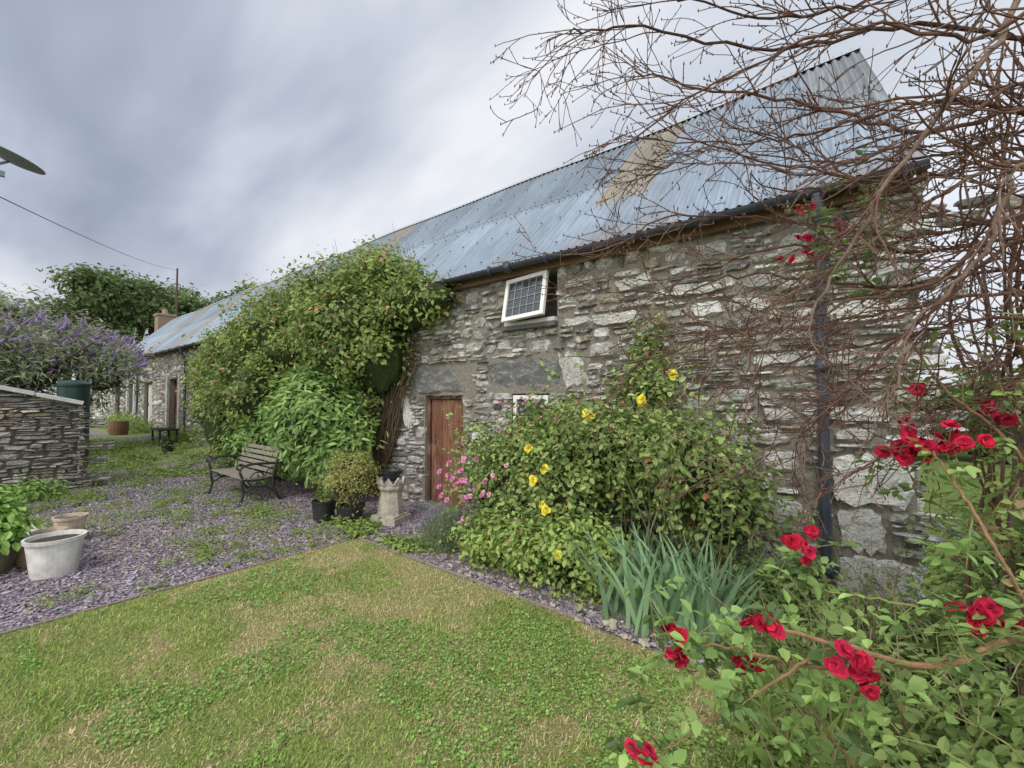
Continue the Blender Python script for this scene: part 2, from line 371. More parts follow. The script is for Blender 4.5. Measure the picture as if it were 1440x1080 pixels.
# door
m,nt,b=mat('old_red_door',.7,0,.25);v=pos(nt,(14,14,.9));n=noise(nt,v,5,5,.7);
c=mix(nt,1.0,attr(nt),ramp(nt,n,[(.32,.35),(.5,1),(.7,1.7)]),'MULTIPLY')
c=mix(nt,ramp(nt,noise(nt,pos(nt,(1,1,.4)),7,5,.7),[(.48,0),(.62,.7)]),c,(.30,.19,.14))
nt.links.new(c,b.inputs['Base Color']);bump(nt,b,n,.4,.01);M_door=m
def door(x0,x1,h,y,col,nb=6,zb=.03):
    d=MB();w=(x1-x0-.12)/nb
    for k in range(nb):
        d.box((x0+.06+w*(k+.5),y+random.uniform(-.003,.003),(h+zb)/2-.03),(w-.009,.035,h-zb-.07),0,np.array(col)*(.7+.6*random.random()))
    d.box(((x0+x1)/2,y+.03,h/2),(x1-x0-.1,.02,h-.06),0,(.02,.01,.01))
    for q in (x0+.03,x1-.03): d.box((q,y-.01,h/2),(.055,.09,h),0,(.09,.05,.035))
    d.box(((x0+x1)/2,y-.01,h-.03),(x1-x0-.12,.09,.055),0,(.09,.05,.035))
    d.box((x1-.14,y-.03,h*.55),(.1,.02,.03),0,(.02,.02,.02));d.box((x0+.15,y-.03,h*.6),(.03,.03,.12),0,(.03,.03,.03))
    return d
door(-5.5,-4.64,1.72,D+.1,(.23,.10,.065)).obj('plank_door',M_door,barn,bevel=.004)
door(-20.2,-18.9,2.33,D+.2,(.2,.09,.05),8,.25).obj('far_plank_door',M_door,barn,bevel=.004)
door(-24.1,-22.7,2.28,D+.15,(.62,.61,.58),8,.25).obj('white_door',M_attr,barn,bevel=.004)
door(-30.3,-29.0,2.23,D+.15,(.07,.06,.055),8,.25).obj('dark_door',M_attr,barn,bevel=.004)
sp=MB();sp.box((-5.07,D-.05,.02),(1.1,.35,.08),0,(.2,.2,.2));sp.obj('door_step',M_slate,barn,bevel=.01)
pl=MB()
for xx in (-20.32,-18.78): pl.box((xx,D-.03,1.35),(.22,.08,2.3),0,(.6,.6,.57))
for xx in(-27.2,-25.8): pl.box((xx,D-.03,1.6),(.18,.08,1.4),0,(.6,.6,.57))
pl.obj('limewashed_reveals',M_stone,barn)
m,nt,b=mat('window_glass',.08,0,.6);b.inputs['Base Color'].default_value=(.05,.06,.075,1);bump(nt,b,noise(nt,pos(nt),5,2),.25,.01);M_glass=m
M_white=simple('white_paint',(.8,.8,.78),.45,.1,30)
M_lead=simple('lead',(.3,.31,.33),.5,.2,20)
def window(x0,x1,z0,z1,y,fw=.055,tilt=0,roll=0,nx=5,nz=4,nm='window'):
    e=bpy.data.objects.new(nm,None);scene.collection.objects.link(e);e.parent=barn
    cx=(x0+x1)/2;w=x1-x0;h=z1-z0
    f=MB()
    for sx in(-1,1): f.box((sx*(w/2-fw/2),0,-h/2),(fw,.05,h))
    for zz in(-fw/2,-h+fw/2): f.box((0,0,zz),(w-2*fw,.048,fw))
    f.obj(nm+'_frame',M_white,e,bevel=.005)
    g=MB();g.box((0,.005,-h/2),(w-2*fw,.01,h-2*fw));g.obj(nm+'_glass',M_glass,e)
    l=MB();iw=w-2*fw;ih=h-2*fw
    for k in range(1,nx): l.box((-iw/2+iw*k/nx,-.004,-h/2),(.008,.012,ih))
    for k in range(1,nz): l.box((0,-.005,-fw-ih*k/nz),(iw,.012,.008))
    l.obj(nm+'_lead_bars',M_lead,e)
    e.location=(cx,y,z1);e.rotation_euler=(tilt,roll,0)
    return e
window(-3.76,-3.1,2.66,3.25,D-.05,tilt=R(-14),roll=R(-3),nm='leaded_window')
window(-3.7,-3.14,.95,1.72,D+.02,nm='lower_window',nx=3,nz=3)
window(-26.9,-26.1,1.0,2.25,D+.15,nm='far_window',nx=2,nz=3)
window(-14.25,-13.55,1.15,2.05,D+.15,nm='side_window',nx=2,nz=2)
wf=MB();wf.box((-3.4,D+.0,2.655),(.8,.14,.05),0,(.6,.6,.58));wf.box((-3.75,D+.1,2.93),(.04,.06,.55),0,(.5,.5,.5));wf.box((-3.03,D+.1,2.93),(.04,.06,.55),0,(.5,.5,.5))
wf.box((-3.42,D-.03,2.6),(.86,.1,.06),0,(.12,.12,.12));wf.obj('window_sill',M_attr,barn,bevel=.005)
ext=empty('stone_cottage');e1=MB();S=layout(-44,X0-.1,.2,2.8,(.2,.35),(.25,.6),21,.3)
masonry(e1,S,(0,D+.3,0),(1,0,0),(0,-1,0),[(-38,-37,1,2)],seed=31,g=(4,4))
e1.obj('rubble_stones',M_stone,ext)
e2=MB();e2.box((-37.5,D+2.8,1.45),(13,4.9,2.9));e2.obj('wall_core',M_mortar,ext)
e4=MB()
for (x,y,zt) in((-32.3,6.9,6.45),(-35.5,5.2,4.6)): 
    e4.box((x,y,zt-1.2),(.8,.8,2.4),0,(.30,.21,.16));e4.box((x,y,zt+.04),(.92,.92,.1),0,(.34,.26,.2));e4.lathe([(.16,.08),(.13,.4),(.15,.42),(.11,.42)],(x,y,zt),12,(.36,.25,.18))
e4.obj('brick_chimneys',M_attr,ext)
e3=MB();V=[[-44.2,4.5,2.85],[-30.9,4.5,2.85],[-30.9,7.3,4.6],[-44.2,7.3,4.6],[-44.2,10,2.85],[-30.9,10,2.85]];e3.add(V,[[0,1,2,3],[3,2,5,4]],(.2,.23,.28));e3.obj('slate_roof',M_attr,ext)
# ------------------------------------------------------------------ GROUND
def sheet(name,xs,ys,z,m):
    o=MB();XX,YY=np.meshgrid(xs,ys);n=len(xs);i=(np.arange(len(ys)-1)[:,None]*n+np.arange(n-1)[None])
    o.add(np.stack([XX,YY,gz(XX)+z],-1).reshape(-1,3),np.stack([i,i+1,i+n+1,i+n],-1).reshape(-1,4));return o.obj(name,m)
m,nt,b=mat('field_grass',.95,0,.1);v=pos(nt);n=noise(nt,v,.35,5,.6);n2=noise(nt,v,14,5)
c=ramp(nt,n,[(.3,(.1,.16,.04)),(.7,(.25,.3,.09))]);c=mix(nt,1.0,c,ramp(nt,n2,[(.3,.6),(.7,1.3)]),'MULTIPLY');nt.links.new(c,b.inputs['Base Color']);bump(nt,b,n2,1,.05)
sheet('ground',[-600,-60,-17,-9,20,600],[-600,-20,0,20,600],-.004,m)
m,nt,b=mat('slate_gravel',.85,0,.25);v=pos(nt)
vo=nd(nt,'ShaderNodeTexVoronoi');vo.inputs['Scale'].default_value=50;nt.links.new(v,vo.inputs['Vector'])
s=nd(nt,'ShaderNodeSeparateColor');nt.links.new(vo.outputs['Color'],s.inputs[0])
c=ramp(nt,s.outputs[0],[(0,(.12,.10,.12)),(.5,(.25,.215,.255)),(1,(.42,.375,.42))])
c=mix(nt,ramp(nt,noise(nt,v,1.1,5,.65),[(.58,0),(.68,.5)]),c,(.32,.25,.17));
sx=nd(nt,'ShaderNodeSeparateXYZ');nt.links.new(v,sx.inputs[0])
mr=nd(nt,'ShaderNodeMapRange');mr.inputs[1].default_value=-10.5;mr.inputs[2].default_value=-14;mr.inputs[3].default_value=-.12;mr.inputs[4].default_value=.1;nt.links.new(sx.outputs[0],mr.inputs[0])
ad=nd(nt,'ShaderNodeMath',operation='ADD');nt.links.new(noise(nt,v,.9,5,.65),ad.inputs[0]);nt.links.new(mr.outputs[0],ad.inputs[1])
c=mix(nt,ramp(nt,ad.outputs[0],[(.52,0),(.6,.85)]),c,(.26,.33,.10))
nt.links.new(c,b.inputs['Base Color']);bump(nt,b,vo.outputs['Distance'],1,.02)
sheet('gravel_path',[-31,-17,-9,-4.8,1.3],[-8,2.9,4.55],.0,m)
soil=simple('soil',(.19,.155,.105),.95,.5,18,bs=1);
o=MB();o.add([[-3.75,3.05,.008],[1.3,3.05,.008],[1.3,4.5,.008],[-3.75,4.5,.008]],[[0,1,2,3]]);o.add([[-.25,-3,.018],[1.3,-3,.018],[1.3,3.04,.018],[-.25,3.04,.018]],[[0,1,2,3]]);o.obj('flower_bed_soil',soil)
m,nt,b=mat('lawn_turf',.95,0,.1);v=pos(nt);n=noise(nt,v,1.0,5,.65);n2=noise(nt,v,60,5,.7)
c=ramp(nt,n,[(.4,(.30,.37,.10)),(.62,(.48,.41,.20))]);c=mix(nt,1.0,c,ramp(nt,n2,[(.3,.5),(.7,1.3)]),'MULTIPLY');nt.links.new(c,b.inputs['Base Color']);bump(nt,b,n2,1,.03)
sheet('lawn',[-4.8,1.0],[-6,2.9],.012,m)
gb=MB()
def blades(x0,x1,y0,y1,n,sc=1):
    x=rng.uniform(x0,x1,n);y=rng.uniform(y0,y1,n)
    k=(x>x0+.07*fbm(y*3,y*1.7))
    if y1>2: k&=(y<y1-.12*fbm(x*2.5,x*1.3+4))
    x=x[k];y=y[k];n=len(x)
    dry=np.clip((fbm(x*1.3+3,y*1.3+8)-.44)*7+(fbm(x*5,y*5)-.5)*3,0,1)
    dry=np.clip(dry+.25*np.exp(-((y-1.9)/.9)**2)-.35*(x>-2.2)*(y<2),0,1)
    k=rng.random(n)<(1-.5*dry);x,y,dry=x[k],y[k],dry[k];n=len(x)
    a=rng.uniform(0,2*np.pi,n);L=rng.uniform(.014,.036,n)*sc;w=rng.uniform(.0016,.0034,n)*sc
    L*=.55+1.3*fbm(x*5+9,y*5)**1.3*(1-.3*dry)
    lean=rng.uniform(.2,1.5,n)
    dx=np.cos(a);dy=np.sin(a)
    P=np.stack([x,y,np.full(n,.01)],-1);s=np.stack([-dy,dx,np.zeros(n)],-1)*w[:,None]
    t=np.stack([dx*np.sin(lean),dy*np.sin(lean),np.cos(lean)],-1)
    V=np.stack([P-s,P+s,P+t*L[:,None]*.55+s*.8,P+t*L[:,None]*1.0-np.array([0,0,.004])],1)
    isdry=(rng.random(n)<dry*.9+.07)
    gc=fbm(x*2.7+40,y*2.7)[:,None]
    green=np.array([.27,.42,.09])*(1-gc)+np.array([.46,.58,.15])*gc
    c=np.where(isdry[:,None],np.array([.74,.62,.36]),green)*(.6+.7*rng.random((n,1)))
    c=c*np.where(rng.random(n)<.25,.65,1)[:,None]
    gb.add(V.reshape(-1,3),np.arange(n*4).reshape(n,4),np.repeat(c,4,axis=0))
blades(-4.84,-.1,.9,2.95,150000,1.1);blades(-4.84,-1.2,-.5,.9,62000,1.1)
n=44000;x=rng.uniform(-4.7,0,n);y=rng.uniform(.2,2.75,n);k=fbm(x*1.6+20,y*1.6)+.16*((x>-2.3)&(y<2.4))>.52;x=x[k];y=y[k];n=len(x)
P=np.stack([x,y,rng.uniform(.016,.036,n)],-1)
add_leaves(gb,P,np.array([0,0,1.])+rng.normal(size=(n,3))*.35,rng.normal(size=(n,3)),rng.uniform(.01,.022,n),.9,np.array([.27,.45,.11])*(.6+.8*rng.random((n,1))))
gb.obj('lawn_grass',M_leaf)
# slate chips
cp=MB();n=100000
x=-4.85-7.5*rng.random(n)**1.15;y=rng.uniform(-.9,4.4,n)
x2=rng.uniform(-4.8,-3.4,9000);y2=rng.uniform(2.92,4.3,9000);x3=rng.uniform(-3.4,.2,6000);y3=rng.uniform(2.93,3.35,6000)
x=np.r_[x,x2,x3];y=np.r_[y,y2,y3];n=len(x)
a=rng.uniform(0,6.28,n);L=rng.uniform(.007,.018,n)*np.where(rng.random(n)<.06,1.6,1);W=L*rng.uniform(.4,.85,n)
N=norm(np.array([0,0,1.])+rng.normal(size=(n,3))*.28);T=norm(np.cross(N,np.stack([np.cos(a),np.sin(a),0*a],-1)));B=np.cross(N,T)
Pc=np.stack([x,y,gz(x)+rng.uniform(.005,.014,n)],-1)
tp=np.array([[-1,-.6],[.2,-1],[1,-.2],[.5,.9],[-.7,.8]])
top=Pc[:,None]+T[:,None]*(tp[None,:,0]*L[:,None]*(1+.3*rng.normal(size=(n,5))))[...,None]+B[:,None]*(tp[None,:,1]*W[:,None])[...,None]
f=rng.random((n,1));c=np.array([.18,.14,.18])*(1-f)+np.array([.54,.465,.54])*f
br=rng.random(n)<.07+.35*(fbm(x*1.2,y*1.2)>.58);c[br]=np.array([.47,.39,.29])*(.6+.6*rng.random((br.sum(),1)))
cp.add(top.reshape(-1,3),np.arange(n*5).reshape(n,5),np.repeat(c,5,axis=0))
cp.obj('slate_chippings',attrmat('slate_chip',.6,80,.25,.2,spec=.4))
ed=MB()
for k in range(9): ed.box((-4.83+.01*random.random(),2.75-.62*k-.3,.006),(.025,.6,.045),R(random.uniform(-1,1)),(.3,.24,.19))
for k in range(5): ed.box((-4.5+.62*k,2.93+.01*random.random(),.006),(.6,.025,.045),R(random.uniform(-1,1)),(.3,.24,.19))
ed.obj('lawn_edging',M_bark,bevel=.004)
stn=MB()
for k in range(130):
    x=random.uniform(-3.4,.1);stn.lathe([(.001,-.01),(.9,0),(.8,.5),(.001,.8)],(0,0,0),7)
    V=stn.V[-1];s=random.uniform(.012,.045);V*=s*np.array([1,.8,.6]);V+=rng.normal(size=V.shape)*s*.12;V+=np.array([x,3.0+random.uniform(-.1,.25),.01]);stn.C[-1][:]=random.choice([(.5,.46,.36),(.4,.38,.37),(.25,.24,.25)])
stn.obj('edging_stones',M_attr)
wd=MB()
for k in range(380):
    if k<240: x,y=random.uniform(-11,-4.95),random.uniform(-.3,3.1)
    elif k<360: x,y=random.uniform(-18,-10.4),random.uniform(.3,4.2)
    else: x,y=random.uniform(-5.6,-3.9),random.uniform(2.95,3.3)
    if k<240 and fbm(np.array(x*.9),np.array(y*.9))<.47: continue
    s=random.uniform(.03,.2)*(1.9 if 240<=k<360 else 1);z=float(gz(x))
    foliage(wd,[(x,y,z+.01,s,s*random.uniform(.5,1.2),s*.2)],int(30+s*600),random.uniform(.02,.032) if k<240 else .05,(.16,.24,.05),(.38,.50,.14),per=12,sigma=s*.5,up=1)
wd.obj('gravel_weeds',M_leaf)
# ------------------------------------------------------------------ GARDEN WALL
gw=empty('garden_stone_wall');a=MB();GE=1.16
zt=lambda u:1.54+(GE-u)*.27
S=layout(-4,GE,.1,3.1,(.08,.16),(.12,.4),41,.8)
PS=np.array([[.60,.57,.52],[.50,.46,.41],[.40,.37,.33],[.66,.60,.52],[.52,.42,.30],[.25,.24,.22]])
masonry(a,S,(-11,0,0),(0,1,0),(1,0,0),(),zt,seed=42,depth=.05,gap=.005,pal=PS,warp=.02)
S=layout(-11.5,-11,.1,1.6,(.08,.16),(.12,.3),43,.8);masonry(a,S,(0,GE,0),(1,0,0),(0,1,0),(),lambda u:1.53,seed=44,depth=.05,gap=.006,pal=PS,warp=.02)
a.obj('slate_stones',M_slate,gw)
a=MB();a.add([[-11,-4,0],[-11,GE,0],[-11,GE,1.53],[-11,-4,2.9],[-11.5,-4,0],[-11.5,GE,0],[-11.5,GE,1.53],[-11.5,-4,2.9]],[[0,1,2,3],[4,7,6,5],[1,5,6,2],[3,2,6,7]]);a.obj('core',simple('dark_joint',(.12,.105,.09),.95),gw)
a=MB()
for k in range(9):
    y=GE-.25-.6*k;a.box((-11.22,y,zt(y)+.05+random.uniform(0,.01)),(.66,.585,.07),0,random.choice([(.66,.62,.56),(.58,.5,.42),(.7,.68,.64)]),rx=-math.atan(.27))
a.obj('coping_slabs',attrmat('coping',.9,14,.35,.4),gw,bevel=.008)
# ------------------------------------------------------------------ BIG CLIMBER
B=[(-7.0,3.95,2.75,1.05,.65,.95),(-7.8,4.2,3.3,1.1,.7,.75),(-9.2,3.95,2.8,1.3,.85,1.05),(-10.8,3.85,2.2,1.25,.85,1.2),(-10.6,3.6,1.2,1.2,.85,1.0),(-5.9,4.3,3.05,1.0,.4,.42),(-5.15,4.22,3.15,.65,.32,.28),(-6.3,4.2,2.4,.65,.42,.8),(-6.9,4.6,3.8,.85,.6,.45),(-8.8,4.4,3.5,1.,.6,.5),(-12.2,3.9,2.2,.9,.7,.9),(-9.5,3.6,1.9,1,.7,.9)]
big_b=empty('climbing_honeysuckle');a=MB()
foliage(a,B,68000,.078,(.075,.13,.035),(.43,.54,.15),per=58,sigma=.12,dry=.045,drycol=(.55,.29,.18),wob=.16)
a.obj('leaves',M_leaf,big_b)
a=MB();core(a,B,.76,(.06,.085,.03));a.obj('inner_shade_fill',M_core,big_b)
a=MB()
for k in range(34):
    p=np.array([random.uniform(-6.9,-5.4),D-.06-random.random()*.2,random.uniform(2.2,3.2)]);q=np.array([-6.7+random.uniform(-.3,.3),D-.15,.0])
    t=np.linspace(0,1,12)[:,None];P=p*(1-t)+q*t+.06*np.sin(t*9+k)*np.array([1,.4,0]);a.tube(P,np.linspace(.006,.016,12),5,(.16,.11,.07))
for k in range(40):
    x=random.uniform(-12,-5.2);z=3.6 if x>-10 else 3.0;p=np.array([x,random.uniform(3.6,4.4),z]);t=np.linspace(0,1,6)[:,None]
    a.tube(p+t*np.array([random.uniform(-.25,.25),random.uniform(-.3,.1),random.uniform(.4,.7)]),np.linspace(.006,.002,6),4,(.2,.24,.08))
a.obj('stems',M_bark,big_b)
a=MB();C=[(-7.3,3.6,1.3,.9,.55,.85),(-8.2,3.85,1.1,.85,.55,.9),(-6.7,3.85,.85,.55,.45,.7),(-9.7,3.65,.7,.9,.55,.65)]
sh=empty('laurel_shrub');foliage(a,C,17000,.12,(.12,.22,.06),(.44,.62,.2),asp=.36,per=26,sigma=.11,wob=.13,up=.8);a.obj('leaves',M_leaf,sh)
a=MB();core(a,C,.8,(.05,.085,.03));a.obj('inner_shade_fill',M_core,sh)
# ------------------------------------------------------------------ ROSES BY WALL
rb=empty('climbing_rose_bush')
Rb=[(-1.85,3.85,1.2,.55,.4,.36),(-1.3,3.9,1.1,.42,.36,.42),(-.98,3.95,.75,.36,.32,.42),(-2.35,3.75,.8,.45,.4,.45),(-2.95,3.8,.75,.5,.36,.5),(-3.5,3.85,.65,.3,.3,.4),(-2.4,3.4,.32,.8,.3,.26),(-1.8,4.25,1.75,.34,.16,.3),(-1.75,4.35,2.15,.14,.08,.25),(-2.5,4.15,1.4,.35,.22,.24),(-2.95,4.15,1.38,.35,.22,.22),(-3.2,4.0,1.1,.4,.25,.22)]
a=MB();foliage(a,Rb,24000,.053,(.09,.15,.04),(.42,.54,.17),asp=.62,per=16,sigma=.08,dry=.04,drycol=(.4,.16,.1),wob=.33)
foliage(a,[(-2.1,3.35,.3,.6,.25,.28),(-2.9,3.3,.25,.5,.22,.22)],5000,.055,(.24,.34,.08),(.50,.66,.2),per=22,sigma=.07)
a.obj('leaves',M_leaf,rb)
a=MB();core(a,Rb[:7],.58,(.06,.085,.035));a.obj('inner_shade_fill',M_core,rb)
a=MB();lv=MB()
for k in range(90):
    b0=np.array([random.uniform(-3.6,-.9),random.uniform(3.6,4.2),.0]);e=b0+np.array([random.uniform(-.6,.6),random.uniform(-.6,.2),random.uniform(1.0,2.1)]);
    if b0[0]<-2.6: e[2]*=.75
    if e[0]>-.7: e[0]=-.8
    e[1]=min(e[1],4.35)
    t=np.linspace(0,1,12)[:,None];P=b0*(1-t)+e*t+np.array([random.uniform(-.3,.3),-.1,.15])*np.sin(t*3.1);P[:,1]=np.minimum(P[:,1],4.38);a.tube(P,np.linspace(.008,.0025,12),5,(.2,.21,.09))
    idx=rng.integers(4,12,28);Q=P[idx]+rng.normal(size=(28,3))*.04
    add_leaves(lv,Q,rng.normal(size=(28,3))*.5+np.array([0,-.4,.6]),rng.normal(size=(28,3)),.055*(.6+.7*rng.random(28)),.62,np.array([.36,.48,.15])*(.5+.8*rng.random((28,1))))
a.obj('canes',M_bark,rb);lv.obj('cane_leaves',M_leaf,rb)
a=MB();Y=(.92,.80,.08)
for p in [(-1.97,3.42,1.55),(-1.93,3.4,1.53),(-1.47,3.45,1.68),(-1.5,3.48,1.66),(-1.28,3.6,1.88),(-2.3,3.25,1.05),(-2.27,3.18,.75),(-2.23,3.16,.72),(-2.03,3.05,.4),(-2.6,3.4,1.2),(-2.4,3.2,.95)]:
    rose(a,p,(.35+rng.normal()*.3,-1,.5),.04,Y,12)
Pk=(.85,.28,.55)
for k in range(24): rose(a,(-3.55+rng.normal()*.17,3.36+rng.normal()*.05,.72+rng.normal()*.14),(.3,-1,.5),.03,np.array(Pk)*(.8+.3*rng.random()),9)
for k in range(14): rose(a,(-2.9+rng.normal()*.35,3.3+rng.normal()*.04,.6+rng.normal()*.25),(.3,-1,.5),.024,(.85,.45,.6),8)
for k in range(50): rose(a,(random.uniform(-3.4,-2.1),3.9+rng.normal()*.08,random.uniform(1.25,1.7)),(.3,-1,.5),.017,(.75,.35,.45),6)
a.obj('blooms',M_petal,rb)
ir=MB()
for k in range(190):
    c0=np.array([random.choice([-1.5,-1.3,-1.1,-.9])+rng.normal()*.09,3.2+rng.normal()*.09,0]);an=rng.normal()*.6+random.choice([0,math.pi]);
    out=np.array([math.cos(an),.6*math.sin(an)-.15,0]);L=random.uniform(.5,.82);ln_=random.uniform(.05,.7);n=7;t=np.linspace(0,1,n)
    P=c0+np.stack([out[0]*L*(t*ln_*.6+ln_*.4*t**2.5),out[1]*L*(t*ln_*.6+ln_*.4*t**2.5),L*t*(1-.25*ln_*t)-(.3*L*t**5 if random.random()<.12 else 0)],-1)
    s=norm(np.array([.77,.637,0])*(1 if random.random()<.5 else -1)+rng.normal(size=3)*.5);s[2]=0;w=.018*np.array([.8,1,1,.95,.8,.5,.05])[:,None]
    V=np.stack([P-s*w,P+s*w],1).reshape(-1,3);F=[[2*i,2*i+1,2*i+3,2*i+2] for i in range(n-1)]
    ir.add(V,F,np.array([.30,.46,.26])*random.uniform(.5,1.4))
ir.obj('iris_plant',M_leaf)
lvd=MB()
for k in range(420):
    c0=np.array([-3.75+rng.normal()*.1,3.35+rng.normal()*.09,0]);d=norm(np.array([rng.normal()*.4,rng.normal()*.4,1]));L=random.uniform(.25,.5)
    lvd.tube([c0,c0+d*L*.5,c0+d*L+np.array([0,0,-.02])],[.002,.002,.0015],3,(.27,.35,.19))
    if random.random()<.4: lvd.tube([c0+d*L,c0+d*(L+.05)],[.006,.003],5,(.28,.22,.38))
n=5000;dd=norm(rng.normal(size=(n,3))+np.array([0,0,.5]));P=np.array([-3.75,3.35,.12])+dd*np.array([.24,.2,.26])*rng.random((n,1))**.4;P[:,2]=np.abs(P[:,2])
add_leaves(lvd,P,rng.normal(size=(n,3)),dd+np.array([0,0,1.]),.035,.15,np.array([.33,.41,.22])*(.5+.8*rng.random((n,1))))
lvd.obj('lavender_plant',M_leaf)
# ------------------------------------------------------------------ POTS
M_pot=simple('black_pot_plastic',(.025,.026,.03),.45,.3,8,spec=.5)
def pot(name,c,r,h,m,soilc=(.08,.06,.04),sx=1,rim=.03,seg=28):
    e=empty(name) ;a=MB();a.lathe([(.001,0),(r*.76,0),(r*.95,h-rim),(r*1.02,h-rim),(r*1.04,h),(r*.94,h),(r*.9,h-.04)],c,seg,sx=sx);a.obj('shell',m,e,smooth=False)
    s=MB();s.lathe([(r*.92,h-.045),(r*.5,h-.03),(.001,h-.03)],c,seg,soilc,sx=sx);s.obj('compost',M_core,e);return e
e=pot('plant_pot',(-5.83,3.03,0),.165,.3,M_pot)
a=MB();foliage(a,[(-5.83,3.03,.32,.1,.1,.06)],120,.05,(.15,.22,.05),(.35,.45,.12),per=20,sigma=.05);a.obj('seedling_leaves',M_leaf,e)
e=pot('potted_shrub',(-5.45,3.2,0),.185,.26,M_pot)
a=MB();bb=[(-5.49,3.2,.56,.28,.26,.24),(-5.42,3.2,.78,.24,.22,.16),(-5.3,3.2,.7,.16,.16,.14)];foliage(a,bb,6500,.036,(.16,.2,.05),(.54,.56,.18),asp=.4,per=25,sigma=.055,dry=.15,drycol=(.55,.36,.18),wob=.28);a.obj('leaves',M_leaf,e)
a=MB();core(a,bb,.65,(.06,.07,.03));a.obj('inner_shade_fill',M_core,e)
a=MB()
for k in range(12): a.tube([[-5.45,3.2,.2],[-5.45+rng.normal()*.05,3.2+rng.normal()*.05,.4],[-5.45+rng.normal()*.12,3.2+rng.normal()*.12,.75]],.006,5,(.12,.09,.06))
a.obj('stems',M_bark,e)
e=empty('crown_chimney_pot');a=MB();cx,cy=-5.12,3.6
ck=(.48,.44,.36)
a.box((cx,cy,.045),(.4,.4,.09),R(20),ck);a.box((cx,cy,.105),(.36,.36,.03),R(20),ck)
a.lathe([(.18,.12),(.175,.2),(.145,.42),(.15,.44),(.175,.46),(.18,.49),(.155,.5)],(cx,cy,0),8,ck)
zf=lambda i,k:(.0 if i in(0,3) else (.09 if k%4==0 else (.045 if k%2==1 else -.0)))
a.lathe([(.15,.49),(.19,.53),(.155,.53),(.13,.49)],(cx,cy,0),32,(.6,.56,.5),zfun=zf)
a.obj('clay_body',attrmat('weathered_clay',.85,18,.5,.4),e,bevel=.004)
a=MB();a.lathe([(.001,0),(.1,0),(.13,.1),(.145,.1),(.15,.13),(.135,.13),(.12,.1)],(cx,cy,.57),28);a.lathe([(.12,.1),(.001,.11)],(cx,cy,.57),20);a.obj('small_plant_pot',M_pot)
M_cer=simple('aged_white_ceramic',(.68,.67,.63),.6,.3,7)
pot('white_ceramic_planter',(-6.12,.5,0),.215,.36,M_cer,(.12,.1,.07),rim=.035,seg=32)
M_terr=simple('terracotta',(.48,.32,.22),.8,.3,9);M_terr2=simple('pale_terracotta',(.62,.5,.39),.8,.3,9)
pot('terracotta_pot',(-7.0,.52,0),.14,.24,M_terr2);pot('terracotta_pot',(-7.35,.72,0),.15,.3,M_terr2);pot('terracotta_pot',(-6.72,.36,0),.13,.24,M_terr);pot('terracotta_pot',(-6.85,.66,0),.1,.14,M_terr)
a=MB()
a.lathe([(.001,0),(.12,0),(.15,.1),(.13,.18),(.09,.24),(.04,.27),(.001,.28)],(-7.35,.4,.14),14);a.V[-1]+=rng.normal(size=a.V[-1].shape)*.012;a.V[-1][:,2]-=.13;a.obj('white_sack',M_white,smooth=True)
e=pot('leafy_planter',(-6.62,.02,0),.3,.3,simple('green_glaze',(.13,.14,.09),.4,.3,6))
a=MB();bb=[(-6.62,.02,.42,.28,.3,.2),(-6.75,-.05,.6,.2,.22,.18)];foliage(a,bb,1800,.085,(.18,.32,.06),(.46,.68,.2),asp=.6,per=14,sigma=.06,up=1);a.obj('leaves',M_leaf,e)
a=MB();core(a,bb,.6,(.06,.09,.03));a.obj('inner_shade_fill',M_core,e)
a=MB();bb=[(-9.6,.1,.1,.45,.25,.15),(-10.5,.6,.15,.35,.3,.15)];foliage(a,bb,1500,.07,(.15,.28,.06),(.4,.58,.16),per=14,sigma=.08,up=1);a.obj('leafy_plant',M_leaf)
# ------------------------------------------------------------------ BENCH
bn=empty('garden_bench');M_iron=simple('cast_iron',(.03,.031,.033),.5,.3,20,spec=.5)
m,nt,b=mat('weathered_wood',.85,0,.2);v=pos(nt,(2,14,14));n=noise(nt,v,5,5,.7);nt.links.new(ramp(nt,n,[(.3,(.14,.12,.095)),(.7,(.36,.33,.28))]),b.inputs['Base Color']);bump(nt,b,n,.4,.008);M_wood=m
bx0,bx1,by=-9.05,-7.62,2.62
for k,xx in enumerate((bx0,bx1)):
    a=MB();C0=lambda P,r=.016:a.tube([[xx,by+p[0],p[1]] for p in P],r,8)
    def cur(P,r=.016,n=20):
        P=np.array(P);t=np.linspace(0,len(P)-1,n);Q=np.stack([np.interp(t,range(len(P)),P[:,i]) for i in range(2)],-1)
        for _ in range(2): Q[1:-1]=(Q[:-2]+Q[1:-1]*2+Q[2:])/4
        C0(Q,r)
    cur([(-.04,0),(.0,.04),(.04,.2),(.01,.32),(.02,.42)],.022);cur([(.62,0),(.56,.05),(.48,.2),(.46,.4),(.52,.6),(.6,.84)],.022)
    cur([(.02,.4),(.2,.37),(.46,.4)],.02);cur([(.02,.42),(-.03,.55),(.03,.62),(.2,.64),(.4,.62),(.52,.62)],.02)
    cur([(.05,.62),(-.03,.66),(-.07,.6),(-.03,.56),(.01,.6)],.014)
    cur([(.04,.2),(.2,.28),(.35,.26),(.48,.18)],.014);cur([(.1,.38),(.18,.5),(.3,.5),(.34,.42),(.26,.4),(.24,.46)],.012);cur([(.34,.4),(.38,.52),(.46,.56)],.012)
    cur([(.1,.36),(.16,.28),(.24,.3),(.22,.35)],.012)
    for q in(-.04,.62): a.box((xx,by+q,.008),(.05,.07,.016))
    a.obj('cast_iron_end_%d'%(k+1),M_iron,bn,smooth=True)
a=MB()
for k in range(6): a.box(((bx0+bx1)/2,by+.04+.078*k,.415-.012*math.sin(k/5*3.14)),(bx1-bx0+.04,.06,.022))
